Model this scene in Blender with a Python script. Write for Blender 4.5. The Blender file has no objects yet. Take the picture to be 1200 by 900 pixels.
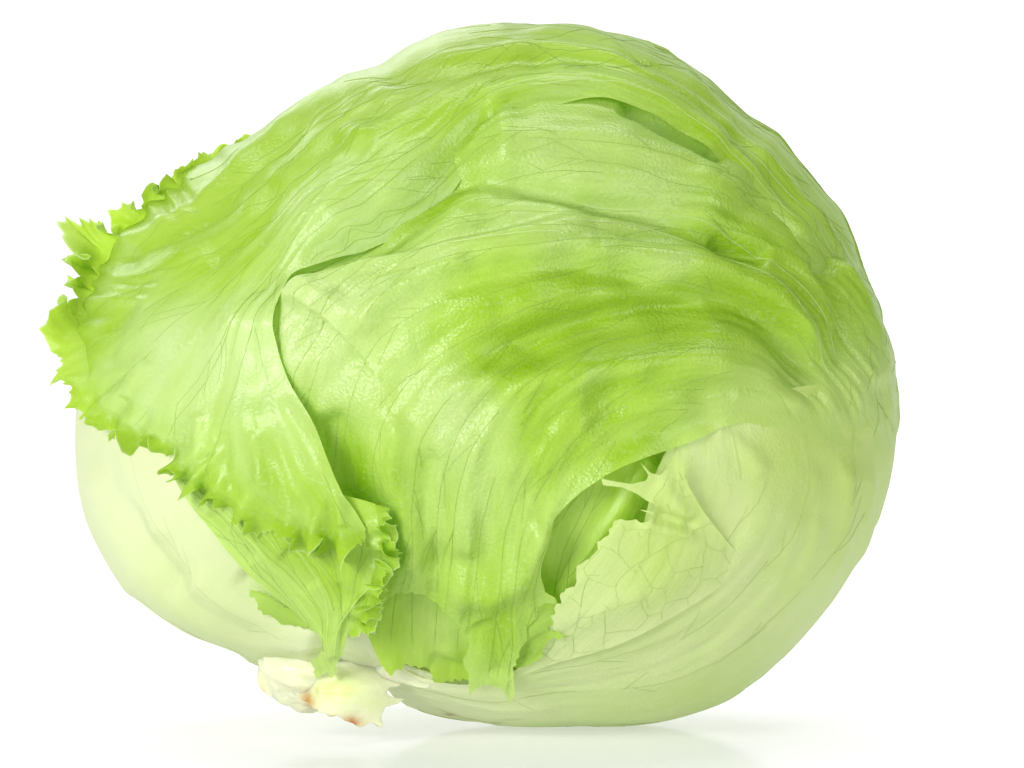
import bpy, math, random
import numpy as np
from mathutils import Vector, Matrix
from mathutils.geometry import delaunay_2d_cdt

random.seed(7)
rng = np.random.default_rng(7)
scene = bpy.context.scene
C = scene.collection

# ------------------------------------------------------------------ camera, world, lamps, exposure
UNIT = 0.0002                      # metres per drawing unit (the head is about 19 cm wide)
DIST = 1.6                         # camera to the middle of the head
PITCH = math.radians(3.0)
OZ = 0.0812                        # height of the middle of the picture above the table
UP = np.array([0, math.sin(PITCH), math.cos(PITCH)])
TO = np.array([0, -math.cos(PITCH), math.sin(PITCH)])
RIGHT = np.array([1.0, 0, 0])
ORG = np.array([0, 0, OZ])

cam_d = bpy.data.cameras.new('camera')
cam = bpy.data.objects.new('camera', cam_d)
C.objects.link(cam)
cam.location = Vector(ORG + TO * DIST)
cam.rotation_euler = (math.pi / 2 - PITCH, 0, 0)
cam_d.sensor_width = 36
cam_d.lens = 36 * DIST / (1200 * UNIT)
cam_d.clip_start = 0.05
cam_d.clip_end = 50
scene.camera = cam

world = bpy.data.worlds.new('World')
scene.world = world
world.use_nodes = True
bg = world.node_tree.nodes['Background']
bg.inputs[0].default_value = (1, 1, 1, 1)
bg.inputs[1].default_value = 0.21


def softbox(name, loc, target, w, h, power, col=(1, 1, 1)):
    d = bpy.data.lights.new(name, 'AREA')
    d.shape = 'RECTANGLE'
    d.size, d.size_y = w, h
    d.energy = power
    d.color = col
    o = bpy.data.objects.new(name, d)
    C.objects.link(o)
    o.location = loc
    o.rotation_euler = (Vector(target) - Vector(loc)).to_track_quat('-Z', 'Y').to_euler()
    return o


softbox('softbox_lamp', (-0.75, -1.05, 0.38), (0, 0, 0.08), 0.60, 0.60, 18.0)      # key, low front left
softbox('softbox_lamp', (-0.35, 0.80, 0.48), (0, 0, 0.12), 0.70, 0.14, 1.5)        # strip behind the crown
softbox('softbox_lamp', (0.9, -0.9, 0.32), (0, 0, 0.08), 0.45, 0.45, 5.5)          # weak fill from the right
softbox('backdrop_lamp', (0, 0.35, 1.35), (0, 1.3, 0.3), 1.6, 0.4, 26.0)
softbox('light_table_lamp', (0, 0, -0.45), (0, 0, 1), 2.6, 1.8, 17.0)               # under the opal table

scene.view_settings.view_transform = 'Standard'
scene.view_settings.look = 'None'
scene.view_settings.exposure = 0.0
scene.view_settings.gamma = 1.0
scene.cycles.use_denoising = True
scene.cycles.max_bounces = 16
scene.cycles.diffuse_bounces = 8
scene.cycles.glossy_bounces = 4
scene.cycles.transmission_bounces = 12


# ------------------------------------------------------------------ materials
def new_mat(name):
    m = bpy.data.materials.new(name)
    m.use_nodes = True
    m.node_tree.nodes.clear()
    return m, m.node_tree.nodes, m.node_tree.links


def N(ns, t, **kw):
    n = ns.new(t)
    for k, v in kw.items():
        setattr(n, k, v)
    return n


def setin(n, **kw):
    for k, v in kw.items():
        n.inputs[k.replace('_', ' ')].default_value = v


def math_node(ns, ls, op, a, b=None, clamp=False):
    n = ns.new('ShaderNodeMath')
    n.operation = op
    n.use_clamp = clamp
    for i, x in enumerate((a, b)):
        if x is None:
            continue
        if isinstance(x, (int, float)):
            n.inputs[i].default_value = x
        else:
            ls.new(x, n.inputs[i])
    return n.outputs[0]


def mixcol(ns, ls, fac, a, b, mode='MIX'):
    n = ns.new('ShaderNodeMix')
    n.data_type = 'RGBA'
    n.blend_type = mode
    for sock, x in ((n.inputs[0], fac), (n.inputs[6], a), (n.inputs[7], b)):
        if isinstance(x, (int, float)):
            sock.default_value = x
        elif isinstance(x, tuple):
            sock.default_value = (*x, 1)
        else:
            ls.new(x, sock)
    return n.outputs[2]


def leaf_material(name, green, deep, pale, bump=1.0, rough=0.38, trans=0.33, fine=1.0, lush=(0.46, 0.64, 0.05), streaky=1.0):
    """living leaf: pigment from the 'pale' attribute and streaks along the flow, gloss, light through the blade"""
    m, ns, ls = new_mat(name)
    out = N(ns, 'ShaderNodeOutputMaterial')
    uv = N(ns, 'ShaderNodeUVMap', uv_map='flow')
    sep = N(ns, 'ShaderNodeSeparateXYZ')
    ls.new(uv.outputs[0], sep.inputs[0])
    at = N(ns, 'ShaderNodeAttribute', attribute_name='pale')
    pale_f = at.outputs['Fac']
    tex = N(ns, 'ShaderNodeTexCoord')

    def stretched(su, sv, scale, detail=3.0, rough_=0.55):
        c = N(ns, 'ShaderNodeCombineXYZ')
        ls.new(math_node(ns, ls, 'MULTIPLY', sep.outputs[0], su), c.inputs[0])
        ls.new(math_node(ns, ls, 'MULTIPLY', sep.outputs[1], sv), c.inputs[1])
        n = N(ns, 'ShaderNodeTexNoise')
        ls.new(c.outputs[0], n.inputs['Vector'])
        setin(n, Scale=scale, Detail=detail, Roughness=rough_)
        return n.outputs[0]

    streak = stretched(1.0, 0.16, 5.0)             # long streaks, about 20 units across
    streak_f = stretched(1.0, 0.10, 18.0, 2.0)     # fine parallel streaks
    blotch = stretched(1.0, 0.6, 1.6, 3.0)
    obj_s = N(ns, 'ShaderNodeMapping')
    ls.new(tex.outputs['Object'], obj_s.inputs[0])
    # blisters between the small veins
    vor = N(ns, 'ShaderNodeTexVoronoi', feature='F1')
    cv = N(ns, 'ShaderNodeCombineXYZ')
    ls.new(math_node(ns, ls, 'MULTIPLY', sep.outputs[0], 0.75), cv.inputs[0])
    ls.new(math_node(ns, ls, 'MULTIPLY', sep.outputs[1], 1.0), cv.inputs[1])
    ls.new(tex.outputs['Object'], vor.inputs['Vector'])
    setin(vor, Scale=1250.0, Randomness=1.0)
    grain = N(ns, 'ShaderNodeTexNoise')
    ls.new(obj_s.outputs[0], grain.inputs[0])
    setin(grain, Scale=2200.0, Detail=2.0)
    # colour
    f1 = math_node(ns, ls, 'MULTIPLY_ADD', streak, 2.6)
    f1.node.inputs[2].default_value = -0.85
    base = mixcol(ns, ls, math_node(ns, ls, 'ADD', f1, 0.0, True), green, deep)
    b2 = math_node(ns, ls, 'MULTIPLY_ADD', blotch, 1.3)
    b2.node.inputs[2].default_value = -0.62
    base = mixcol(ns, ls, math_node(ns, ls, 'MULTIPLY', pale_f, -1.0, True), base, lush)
    pf = math_node(ns, ls, 'ADD', pale_f, math_node(ns, ls, 'MULTIPLY', b2, 0.55), True)  # blotches also paint soft patches of shading and wetness into the colour
    # frosty pale specks gathered along the ribs
    speck = N(ns, 'ShaderNodeTexNoise')
    ls.new(tex.outputs['Object'], speck.inputs[0])
    setin(speck, Scale=800.0, Detail=2.0)
    sp = math_node(ns, ls, 'MULTIPLY_ADD', speck.outputs[0], 5.0)
    sp.node.inputs[2].default_value = -2.6
    sm = math_node(ns, ls, 'MULTIPLY_ADD', streak, 4.0)
    sm.node.inputs[2].default_value = -1.9
    spk = math_node(ns, ls, 'MULTIPLY', math_node(ns, ls, 'ADD', sp, 0.0, True), math_node(ns, ls, 'ADD', sm, 0.0, True))
    pf = math_node(ns, ls, 'ADD', pf, math_node(ns, ls, 'MULTIPLY', spk, 0.4 * fine), True)
    col = mixcol(ns, ls, pf, base, pale)
    att = N(ns, 'ShaderNodeAttribute', attribute_name='tint')
    col = mixcol(ns, ls, att.outputs['Fac'], col, mixcol(ns, ls, streak, (0.60, 0.76, 0.24), (0.54, 0.72, 0.16)))
    atb = N(ns, 'ShaderNodeAttribute', attribute_name='bruise')
    col = mixcol(ns, ls, math_node(ns, ls, 'MULTIPLY', atb.outputs['Fac'], math_node(ns, ls, 'MULTIPLY', speck.outputs[0], 1.9), True), col, (0.42, 0.25, 0.06))
    # relief
    h = math_node(ns, ls, 'MULTIPLY', streak, 0.9 * streaky)
    h = math_node(ns, ls, 'ADD', h, math_node(ns, ls, 'MULTIPLY', streak_f, 0.22 * fine * streaky))
    h = math_node(ns, ls, 'ADD', h, math_node(ns, ls, 'MULTIPLY', math_node(ns, ls, 'MULTIPLY', vor.outputs['Distance'], blotch), 0.36 * fine))
    h = math_node(ns, ls, 'ADD', h, math_node(ns, ls, 'MULTIPLY', grain.outputs[0], 0.05 * fine))
    bp = N(ns, 'ShaderNodeBump')
    setin(bp, Distance=0.0011)
    bs_ = math_node(ns, ls, 'MULTIPLY_ADD', N(ns, 'ShaderNodeAttribute', attribute_name='tint').outputs['Fac'], -0.36 * bump)
    bs_.node.inputs[2].default_value = 0.66 * bump
    ls.new(bs_, bp.inputs['Strength'])
    ls.new(h, bp.inputs['Height'])
    p = N(ns, 'ShaderNodeBsdfPrincipled')
    ls.new(col, p.inputs['Base Color'])
    rr = math_node(ns, ls, 'MULTIPLY_ADD', grain.outputs[0], 0.18)
    rr.node.inputs[2].default_value = rough - 0.09
    ls.new(rr, p.inputs['Roughness'])
    p.inputs['IOR'].default_value = 1.45
    p.inputs['Specular IOR Level'].default_value = 0.55
    ls.new(bp.outputs[0], p.inputs['Normal'])
    tr = N(ns, 'ShaderNodeBsdfTranslucent')
    ls.new(col, tr.inputs[0])
    ls.new(bp.outputs[0], tr.inputs['Normal'])
    mx = N(ns, 'ShaderNodeMixShader')
    mx.inputs[0].default_value = trans
    ls.new(p.outputs[0], mx.inputs[1])
    ls.new(tr.outputs[0], mx.inputs[2])
    ls.new(mx.outputs[0], out.inputs[0])
    return m


def plain_leaf(name, col, rough=0.4, trans=0.4):
    m, ns, ls = new_mat(name)
    out = N(ns, 'ShaderNodeOutputMaterial')
    tex = N(ns, 'ShaderNodeTexCoord')
    n = N(ns, 'ShaderNodeTexNoise')
    ls.new(tex.outputs['Object'], n.inputs[0])
    setin(n, Scale=90.0, Detail=2.0)
    c = mixcol(ns, ls, n.outputs[0], tuple(x * 0.85 for x in col), tuple(min(1, x * 1.12) for x in col))
    p = N(ns, 'ShaderNodeBsdfPrincipled')
    ls.new(c, p.inputs['Base Color'])
    p.inputs['Roughness'].default_value = rough
    tr = N(ns, 'ShaderNodeBsdfTranslucent')
    ls.new(c, tr.inputs[0])
    mx = N(ns, 'ShaderNodeMixShader')
    mx.inputs[0].default_value = trans
    ls.new(p.outputs[0], mx.inputs[1])
    ls.new(tr.outputs[0], mx.inputs[2])
    ls.new(mx.outputs[0], out.inputs[0])
    return m


def stem_material():
    """white core flesh with yellow-green tint and rusty bruises"""
    m, ns, ls = new_mat('stem_flesh')
    out = N(ns, 'ShaderNodeOutputMaterial')
    tex = N(ns, 'ShaderNodeTexCoord')
    n = N(ns, 'ShaderNodeTexNoise')
    ls.new(tex.outputs['Object'], n.inputs[0])
    setin(n, Scale=70.0, Detail=4.0)
    n2 = N(ns, 'ShaderNodeTexNoise')
    ls.new(tex.outputs['Object'], n2.inputs[0])
    setin(n2, Scale=420.0, Detail=4.0)
    col = mixcol(ns, ls, n.outputs[0], (0.62, 0.64, 0.40), (0.72, 0.73, 0.55))
    at = N(ns, 'ShaderNodeAttribute', attribute_name='bruise')
    f = math_node(ns, ls, 'MULTIPLY', at.outputs['Fac'], math_node(ns, ls, 'MULTIPLY', n2.outputs[0], 1.9), True)
    col = mixcol(ns, ls, f, col, (0.40, 0.13, 0.02))
    atg = N(ns, 'ShaderNodeAttribute', attribute_name='green')
    col = mixcol(ns, ls, atg.outputs['Fac'], col, (0.62, 0.74, 0.24))
    bp = N(ns, 'ShaderNodeBump')
    setin(bp, Strength=0.4, Distance=0.0012)
    ls.new(math_node(ns, ls, 'ADD', n2.outputs[0], n.outputs[0]), bp.inputs['Height'])
    p = N(ns, 'ShaderNodeBsdfPrincipled')
    ls.new(col, p.inputs['Base Color'])
    p.inputs['Roughness'].default_value = 0.38
    p.inputs['Subsurface Weight'].default_value = 0.6
    p.inputs['Subsurface Radius'].default_value = (1.0, 0.9, 0.4)
    p.inputs['Subsurface Scale'].default_value = 0.004
    ls.new(bp.outputs[0], p.inputs['Normal'])
    ls.new(p.outputs[0], out.inputs[0])
    return m


def table_material():
    """opal acrylic: shiny, white, lets the lamp under it through"""
    m, ns, ls = new_mat('opal_acrylic')
    out = N(ns, 'ShaderNodeOutputMaterial')
    tex = N(ns, 'ShaderNodeTexCoord')
    n = N(ns, 'ShaderNodeTexNoise')
    ls.new(tex.outputs['Object'], n.inputs[0])
    setin(n, Scale=3.0, Detail=3.0)
    c = mixcol(ns, ls, n.outputs[0], (0.93, 0.93, 0.93), (0.95, 0.95, 0.95))
    p = N(ns, 'ShaderNodeBsdfPrincipled')
    ls.new(c, p.inputs['Base Color'])
    p.inputs['Roughness'].default_value = 0.12
    p.inputs['IOR'].default_value = 1.09
    tr = N(ns, 'ShaderNodeBsdfTranslucent')
    ls.new(c, tr.inputs[0])
    mx = N(ns, 'ShaderNodeMixShader')
    mx.inputs[0].default_value = 0.35
    ls.new(p.outputs[0], mx.inputs[1])
    ls.new(tr.outputs[0], mx.inputs[2])
    ls.new(mx.outputs[0], out.inputs[0])
    return m


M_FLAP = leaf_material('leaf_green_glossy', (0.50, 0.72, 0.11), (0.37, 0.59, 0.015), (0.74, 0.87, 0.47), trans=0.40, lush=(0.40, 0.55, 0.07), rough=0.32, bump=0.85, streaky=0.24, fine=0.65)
M_HEART = leaf_material('leaf_light_green', (0.50, 0.72, 0.10), (0.35, 0.585, 0.014), (0.73, 0.85, 0.42), trans=0.40, rough=0.33, streaky=0.36, fine=0.9, lush=(0.36, 0.56, 0.02))
M_WRAP = leaf_material('leaf_pale_smooth', (0.67, 0.79, 0.31), (0.62, 0.77, 0.24), (0.87, 0.89, 0.63), bump=0.6, fine=0.7, trans=0.33)
M_NET = leaf_material('leaf_pale_netted', (0.64, 0.78, 0.25), (0.58, 0.75, 0.18), (0.78, 0.84, 0.50), bump=0.5, fine=0.5, trans=0.38)
M_WHITE = leaf_material('leaf_base_white', (0.66, 0.77, 0.34), (0.63, 0.75, 0.29), (0.80, 0.84, 0.54), bump=0.5, fine=0.5)
M_FRILL = leaf_material('leaf_bright_frill', (0.50, 0.72, 0.11), (0.37, 0.59, 0.015), (0.74, 0.87, 0.45), lush=(0.47, 0.68, 0.05), bump=0.7, fine=0.6, streaky=0.3, trans=0.5, rough=0.42)
M_INNER = leaf_material('leaf_inner_shade', (0.56, 0.78, 0.13), (0.46, 0.70, 0.05), (0.72, 0.84, 0.34), bump=0.5, fine=0.5, trans=0.45)
M_VEIN = plain_leaf('vein_green', (0.37, 0.55, 0.08))
M_VEIN_P = plain_leaf('vein_pale', (0.56, 0.69, 0.24))
M_VEIN_W = plain_leaf('vein_cream', (0.66, 0.75, 0.38))
M_VEIN_N = plain_leaf('vein_net', (0.56, 0.71, 0.24))
M_RIB_G = plain_leaf('rib_green', (0.60, 0.78, 0.20))
M_RIB = plain_leaf('rib_pale', (0.66, 0.79, 0.32))
M_STEM = stem_material()
M_TABLE = table_material()

# ------------------------------------------------------------------ geometry helpers (drawing units: x right, y down, h out of the head)
CX, CY, HD = 570.0, 440.0, 385.0
SIL = np.array([(85, 480), (88, 540), (104, 610), (150, 690), (220, 745), (300, 772), (380, 800), (470, 818), (560, 838),
                (680, 853), (770, 847), (850, 822), (920, 770), (985, 697), (1030, 610), (1050, 535), (1052, 450),
                (1040, 380), (1008, 300), (985, 255), (955, 212), (900, 155), (850, 112), (800, 75), (760, 48), (700, 36),
                (640, 30), (590, 26), (545, 36), (500, 52), (440, 80), (370, 118), (290, 165), (215, 205), (150, 262),
                (110, 330), (92, 400)], float)
_an = np.arctan2(SIL[:, 1] - CY, SIL[:, 0] - CX)
_rd = np.hypot(SIL[:, 1] - CY, SIL[:, 0] - CX)
_o = np.argsort(_an)
_an, _rd = _an[_o], _rd[_o]
_tab_a = np.linspace(-math.pi, math.pi, 721)
_tab = np.interp(_tab_a, np.r_[_an - 2 * math.pi, _an, _an + 2 * math.pi], np.r_[_rd, _rd, _rd])
_k = np.exp(-np.linspace(-2, 2, 13) ** 2)
_k /= _k.sum()
_tab = np.convolve(np.r_[_tab[-7:-1], _tab, _tab[1:7]], _k, 'valid')


def S(a):
    return np.interp(a, _tab_a, _tab)


RU = 430 * math.pi / 2


def pix_to_unroll(x, y, off=0.0):
    dx, dy = np.asarray(x, float) - CX, np.asarray(y, float) - CY
    a = np.arctan2(dy, dx)
    rho = np.hypot(dx, dy) / (S(a) + off)
    q = np.where(rho <= 1, np.arcsin(np.clip(rho, 0, 1)) * 2 / math.pi, rho)
    return q * RU * np.cos(a), q * RU * np.sin(a)


def unroll_to(a_u, a_v, off=0.0):
    """unrolled -> drawing x, y, h and outward normal"""
    a = np.arctan2(a_v, a_u)
    q = np.hypot(a_u, a_v) / RU
    al = q * math.pi / 2
    s = S(a) + off
    h0 = HD + off
    x = CX + s * np.sin(al) * np.cos(a)
    y = CY + s * np.sin(al) * np.sin(a)
    h = h0 * np.cos(al)
    n = np.stack([np.sin(al) * np.cos(a) / s, np.sin(al) * np.sin(a) / s, np.cos(al) / h0], -1)
    n /= np.linalg.norm(n, axis=-1, keepdims=True)
    # drawing coordinates for features; past the outline they run on outward
    rho = np.where(q <= 1, np.sin(np.minimum(al, math.pi / 2)), q)
    fx, fy = CX + s * rho * np.cos(a), CY + s * rho * np.sin(a)
    return np.stack([x, y, h], -1), n, fx, fy


def head_h(x, y, off=0.0):
    dx, dy = np.asarray(x, float) - CX, np.asarray(y, float) - CY
    rho = np.clip(np.hypot(dx, dy) / (S(np.arctan2(dy, dx)) + off), 0, 1)
    return (HD + off) * np.sqrt(1 - rho ** 2)


def to_world(p):
    p = np.asarray(p, float)
    k = 1 - p[:, 2] * UNIT / DIST
    X = (p[:, 0] - 600) * UNIT * k
    Z = (450 - p[:, 1]) * UNIT * k
    return ORG + X[:, None] * RIGHT + Z[:, None] * UP + (p[:, 2] * UNIT)[:, None] * TO


def hash2(ix, iy, seed):
    n = (ix.astype(np.int64) * 374761393 + iy.astype(np.int64) * 668265263 + seed * 1442695041) & 0x7fffffff
    n = ((n ^ (n >> 13)) * 1274126177) & 0x7fffffff
    return ((n ^ (n >> 16)) & 0xffff) / 65535.0


def vnoise(x, y, seed=0):
    x, y = np.asarray(x, float), np.asarray(y, float)
    ix, iy = np.floor(x), np.floor(y)
    fx, fy = x - ix, y - iy
    fx, fy = fx * fx * fx * (fx * (fx * 6 - 15) + 10), fy * fy * fy * (fy * (fy * 6 - 15) + 10)
    a, b = hash2(ix, iy, seed), hash2(ix + 1, iy, seed)
    c, d = hash2(ix, iy + 1, seed), hash2(ix + 1, iy + 1, seed)
    return ((a * (1 - fx) + b * fx) * (1 - fy) + (c * (1 - fx) + d * fx) * fy) * 2 - 1


def fbm(x, y, seed=0, o=3):
    r, amp = 0, 1.0
    for k in range(o):
        r = r + amp * vnoise(x * 2 ** k, y * 2 ** k, seed + k * 17)
        amp *= 0.5
    return r


def catmull(pts, step=3.0, closed=False):
    P = np.array(pts, float)
    if len(P) < 3:
        return resample(P, step)
    Q = np.vstack([2 * P[0] - P[1], P, 2 * P[-1] - P[-2]])
    out = []
    for i in range(1, len(Q) - 2):
        t = np.linspace(0, 1, max(2, int(np.linalg.norm(Q[i + 1] - Q[i]) / step * 1.5) + 1))[:-1, None]
        a, b, c, d = Q[i - 1], Q[i], Q[i + 1], Q[i + 2]
        out.append(0.5 * (2 * b + (c - a) * t + (2 * a - 5 * b + 4 * c - d) * t ** 2 + (3 * b - a - 3 * c + d) * t ** 3))
    out.append(P[-1:])
    return resample(np.vstack(out), step)


def resample(P, step):
    P = np.asarray(P, float)
    L = np.r_[0, np.cumsum(np.linalg.norm(np.diff(P, axis=0), axis=1))]
    n = max(2, int(round(L[-1] / step)) + 1)
    s = np.linspace(0, L[-1], n)
    return np.stack([np.interp(s, L, P[:, i]) for i in range(P.shape[1])], -1)


def dist_poly(x, y, pts):
    """signed distance to a polyline (positive: to the right of its run, y down) and the run fraction"""
    P = catmull(pts, 8.0)
    best = np.full(x.shape, 1e9)
    sg = np.zeros(x.shape)
    fr = np.zeros(x.shape)
    n = len(P) - 1
    for i in range(n):
        ax, ay = P[i]
        tx, ty = P[i + 1] - P[i]
        l2 = tx * tx + ty * ty + 1e-9
        t = np.clip(((x - ax) * tx + (y - ay) * ty) / l2, 0, 1)
        dx, dy = x - ax - t * tx, y - ay - t * ty
        d = np.hypot(dx, dy)
        m = d < best
        best = np.where(m, d, best)
        sg = np.where(m, np.sign(tx * dy - ty * dx), sg)
        fr = np.where(m, (i + t) / n, fr)
    return best * sg, fr


def ridge(pts, amp, wp, wn=None, fade=(0.15, 0.15)):
    wn = wp if wn is None else wn

    def f(x, y):
        d, fr = dist_poly(x, y, pts)
        w = np.where(d >= 0, wp, wn)
        e = 1.0
        if fade[0]:
            e = e * np.clip(fr / fade[0], 0, 1)
        if fade[1]:
            e = e * np.clip((1 - fr) / fade[1], 0, 1)
        e = e * e * (3 - 2 * e)
        return amp * np.exp(-(d / w) ** 2) * e
    return f


def bump(cx, cy, amp, rx, ry=None, ang=0.0):
    ry = rx if ry is None else ry
    c, s = math.cos(ang), math.sin(ang)

    def f(x, y):
        u, v = (x - cx) * c + (y - cy) * s, -(x - cx) * s + (y - cy) * c
        return amp * np.exp(-(u / rx) ** 2 - (v / ry) ** 2)
    return f


class TPS:
    """smooth interpolation through scattered values"""

    def __init__(self, pts, vals, lam=1e-3):
        P = np.asarray(pts, float) / 200.0
        n = len(P)
        K = self.k(np.linalg.norm(P[:, None] - P[None], axis=-1)) + lam * np.eye(n)
        A = np.zeros((n + 3, n + 3))
        A[:n, :n] = K
        A[:n, n] = 1
        A[:n, n + 1:] = P
        A[n:, :n] = A[:n, n:].T
        V = np.asarray(vals, float)
        V = V[:, None] if V.ndim == 1 else V
        self.w = np.linalg.solve(A, np.vstack([V, np.zeros((3, V.shape[1]))]))
        self.P = P

    @staticmethod
    def k(r):
        return np.where(r > 1e-9, r * r * np.log(np.maximum(r, 1e-9)), 0)

    def __call__(self, x, y):
        Q = np.stack([np.ravel(x), np.ravel(y)], -1) / 200.0
        out = np.empty((len(Q), self.w.shape[1]))
        n = len(self.P)
        for i in range(0, len(Q), 20000):
            q = Q[i:i + 20000]
            K = self.k(np.sqrt(((q[:, None] - self.P[None]) ** 2).sum(-1)))
            out[i:i + 20000] = K @ self.w[:n] + self.w[n] + q @ self.w[n + 1:]
        return out


def inside(poly, x, y):
    r = np.zeros(x.shape, bool)
    xj, yj = poly[-1]
    for xi, yi in poly:
        c = ((yi > y) != (yj > y))
        with np.errstate(divide='ignore', invalid='ignore'):
            r ^= c & (x < (xj - xi) * (y - yi) / (yj - yi) + xi)
        xj, yj = xi, yi
    return r


def link_mesh(name, verts, faces, mat, parent, uv=None, attrs=None, thick=0.0):
    me = bpy.data.meshes.new(name)
    me.from_pydata(np.asarray(verts).tolist(), [], faces)
    if uv is not None:
        lay = me.uv_layers.new(name='flow')
        li = np.empty(len(me.loops), dtype=np.int32)
        me.loops.foreach_get('vertex_index', li)
        lay.data.foreach_set('uv', np.asarray(uv, np.float32)[li].ravel())
    for k, v in (attrs or {}).items():
        a = me.attributes.new(k, 'FLOAT', 'POINT')
        a.data.foreach_set('value', np.asarray(v, np.float32))
    me.polygons.foreach_set('use_smooth', np.ones(len(me.polygons), bool))
    me.materials.append(mat)
    me.update()
    o = bpy.data.objects.new(name, me)
    C.objects.link(o)
    if parent is not None:
        o.parent = parent
        o.matrix_parent_inverse = parent_inv[parent.name]
    if thick:
        md = o.modifiers.new('thickness', 'SOLIDIFY')
        md.thickness = thick * UNIT
        md.offset = -1.0
    return o


parent_inv = {}


class Leaf:
    """a leaf blade: an outline laid on the head (or with its own depth), relief along its normal, flow of its veins"""

    def __init__(self, name, segs, mat, off=0.0, base=None, depth=None, relief=(), flow=(), pale=(), rough_amp=1.5,
                 rough_scale=(26, 140), step=3.5, thick=0.0, label=None, seed=1, parent=None, veins=None, uvscale=100.0, gather=None, calm=None, tint=None, bruise=None, lump=None):
        self.lump = lump
        self.calm, self.tint = calm, tint
        self.off, self.seed, self.depth = off, seed, None
        self.relief = relief
        self.rough_amp, self.rough_scale = rough_amp, rough_scale
        if depth is not None:                              # own depth: control points (x, y, h) or (x, y, ('head', d))
            vals = [(head_h(a, b) + c[1]) if isinstance(c, tuple) else c for a, b, c in depth]
            self.depth = TPS([(a, b) for a, b, c in depth], vals)
        self.base = TPS([(a, b) for a, b, c in base], [c for a, b, c in base], 1e-2) if base else None
        gp, gv = [], []
        for u, pts in flow:
            P = catmull(pts, 45.0)
            L = np.r_[0, np.cumsum(np.linalg.norm(np.diff(P, axis=0), axis=1))]
            gp += list(P)
            gv += [(u, l) for l in L]
        self.flow = TPS(gp, gv, 3e-2)
        self.palef = TPS([(a, b) for a, b, c in pale], [c for a, b, c in pale], 1e-2) if len(pale) > 3 else None
        self.pale0 = pale[0][2] if (pale and self.palef is None) else 0.0
        self.fr = None
        # outline
        pts, marks = [], []
        for k, sg in enumerate(segs):
            mode, P = sg[0], sg[1]
            if pts:
                P = [tuple(pts[-1][-1])] + list(P)
            if k == len(segs) - 1:
                P = list(P) + [tuple(pts[0][0])] if pts else list(P) + [P[0]]
            if mode == 'l':
                Q = resample(P, step)
            else:
                Q = catmull(P, step if mode != 'f' else 1.6)
            if mode == 'r':                                # torn edge
                amp, wl = sg[2], sg[3]
                Q = resample(Q, 1.6)
                T = np.gradient(Q, axis=0)
                T /= np.linalg.norm(T, axis=1, keepdims=True) + 1e-9
                s = np.arange(len(Q)) * 1.6
                saw = np.abs(((s + 9 * vnoise(s / 25, s * 0, seed)) / wl) % 1 - 0.35)
                d = amp * (vnoise(s / wl, s * 0 + 3, seed + 5) * 1.0 + (0.35 - saw) * 1.3 * np.clip(vnoise(s / 22, s * 0 + 7, seed + 2) + 0.35, 0, 1) + 0.5 * vnoise(s / (wl * 0.35), s * 0, seed + 9))
                d *= np.clip(np.minimum(s, s[-1] - s) / 8, 0, 1)
                Q = Q + np.stack([-T[:, 1], T[:, 0]], -1) * d[:, None]
            pts.append(Q if not pts else Q[1:])
            marks.append((mode, sum(len(p) for p in pts[:-1]) - (1 if len(pts) > 1 else 0), sum(len(p) for p in pts), sg[2:] if len(sg) > 2 else ()))
        out = np.vstack(pts)[:-1]
        self.out = out
        fm = [m for m in marks if m[0] == 'f']
        if fm and gather:
            Q = out[fm[0][1]:fm[0][2]]
            self.fr = (Q[::5], np.linalg.norm(np.diff(Q, axis=0), axis=1).sum())
        self.gather = gather
        if self.depth is None:
            ux, uy = pix_to_unroll(out[:, 0], out[:, 1], off)
        else:
            ux, uy = out[:, 0], out[:, 1]
        B = np.stack([ux, uy], -1)
        self.B = B
        g = step
        gx, gy = np.meshgrid(np.arange(B[:, 0].min(), B[:, 0].max(), g), np.arange(B[:, 1].min(), B[:, 1].max(), g * 0.87))
        gx = gx + (np.arange(gx.shape[0]) % 2)[:, None] * g / 2
        gx, gy = gx.ravel(), gy.ravel()
        m = inside(B, gx, gy)
        gx, gy = gx[m], gy[m]
        # keep the grid a little off the rim
        cell = {}
        for bx, by in B:
            cell.setdefault((int(bx // g), int(by // g)), []).append((bx, by))
        keep = np.ones(len(gx), bool)
        ci, cj = (gx // g).astype(int), (gy // g).astype(int)
        for i in range(len(gx)):
            for di in (-1, 0, 1):
                for dj in (-1, 0, 1):
                    for bx, by in cell.get((ci[i] + di, cj[i] + dj), ()):
                        if (bx - gx[i]) ** 2 + (by - gy[i]) ** 2 < (0.6 * g) ** 2:
                            keep[i] = False
        gx, gy = gx[keep], gy[keep]
        nb = len(B)
        co = [Vector((float(a), float(b))) for a, b in B] + [Vector((float(a), float(b))) for a, b in zip(gx, gy)]
        v, e, f, _, _, _ = delaunay_2d_cdt(co, [(i, (i + 1) % nb) for i in range(nb)], [list(range(nb))], 1, 1e-4)
        uvp = np.array([(a.x, a.y) for a in v])
        P, nrm, fx, fy = self.surf(uvp[:, 0], uvp[:, 1])
        F = [tuple(t) for t in f]
        # consistent facing: towards the outside of the head
        W = to_world(P)
        t = np.array(F)
        fn = np.cross(W[t[:, 1]] - W[t[:, 0]], W[t[:, 2]] - W[t[:, 0]])
        nw = nrm[:, 0:1] * RIGHT - nrm[:, 1:2] * UP + nrm[:, 2:3] * TO
        flip = (fn * nw[t[:, 0]]).sum(-1) < 0
        t[flip] = t[flip][:, ::-1]
        uv = self.flow(fx, fy)
        pale = self.pale_at(fx, fy)
        at = {'pale': pale}
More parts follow.
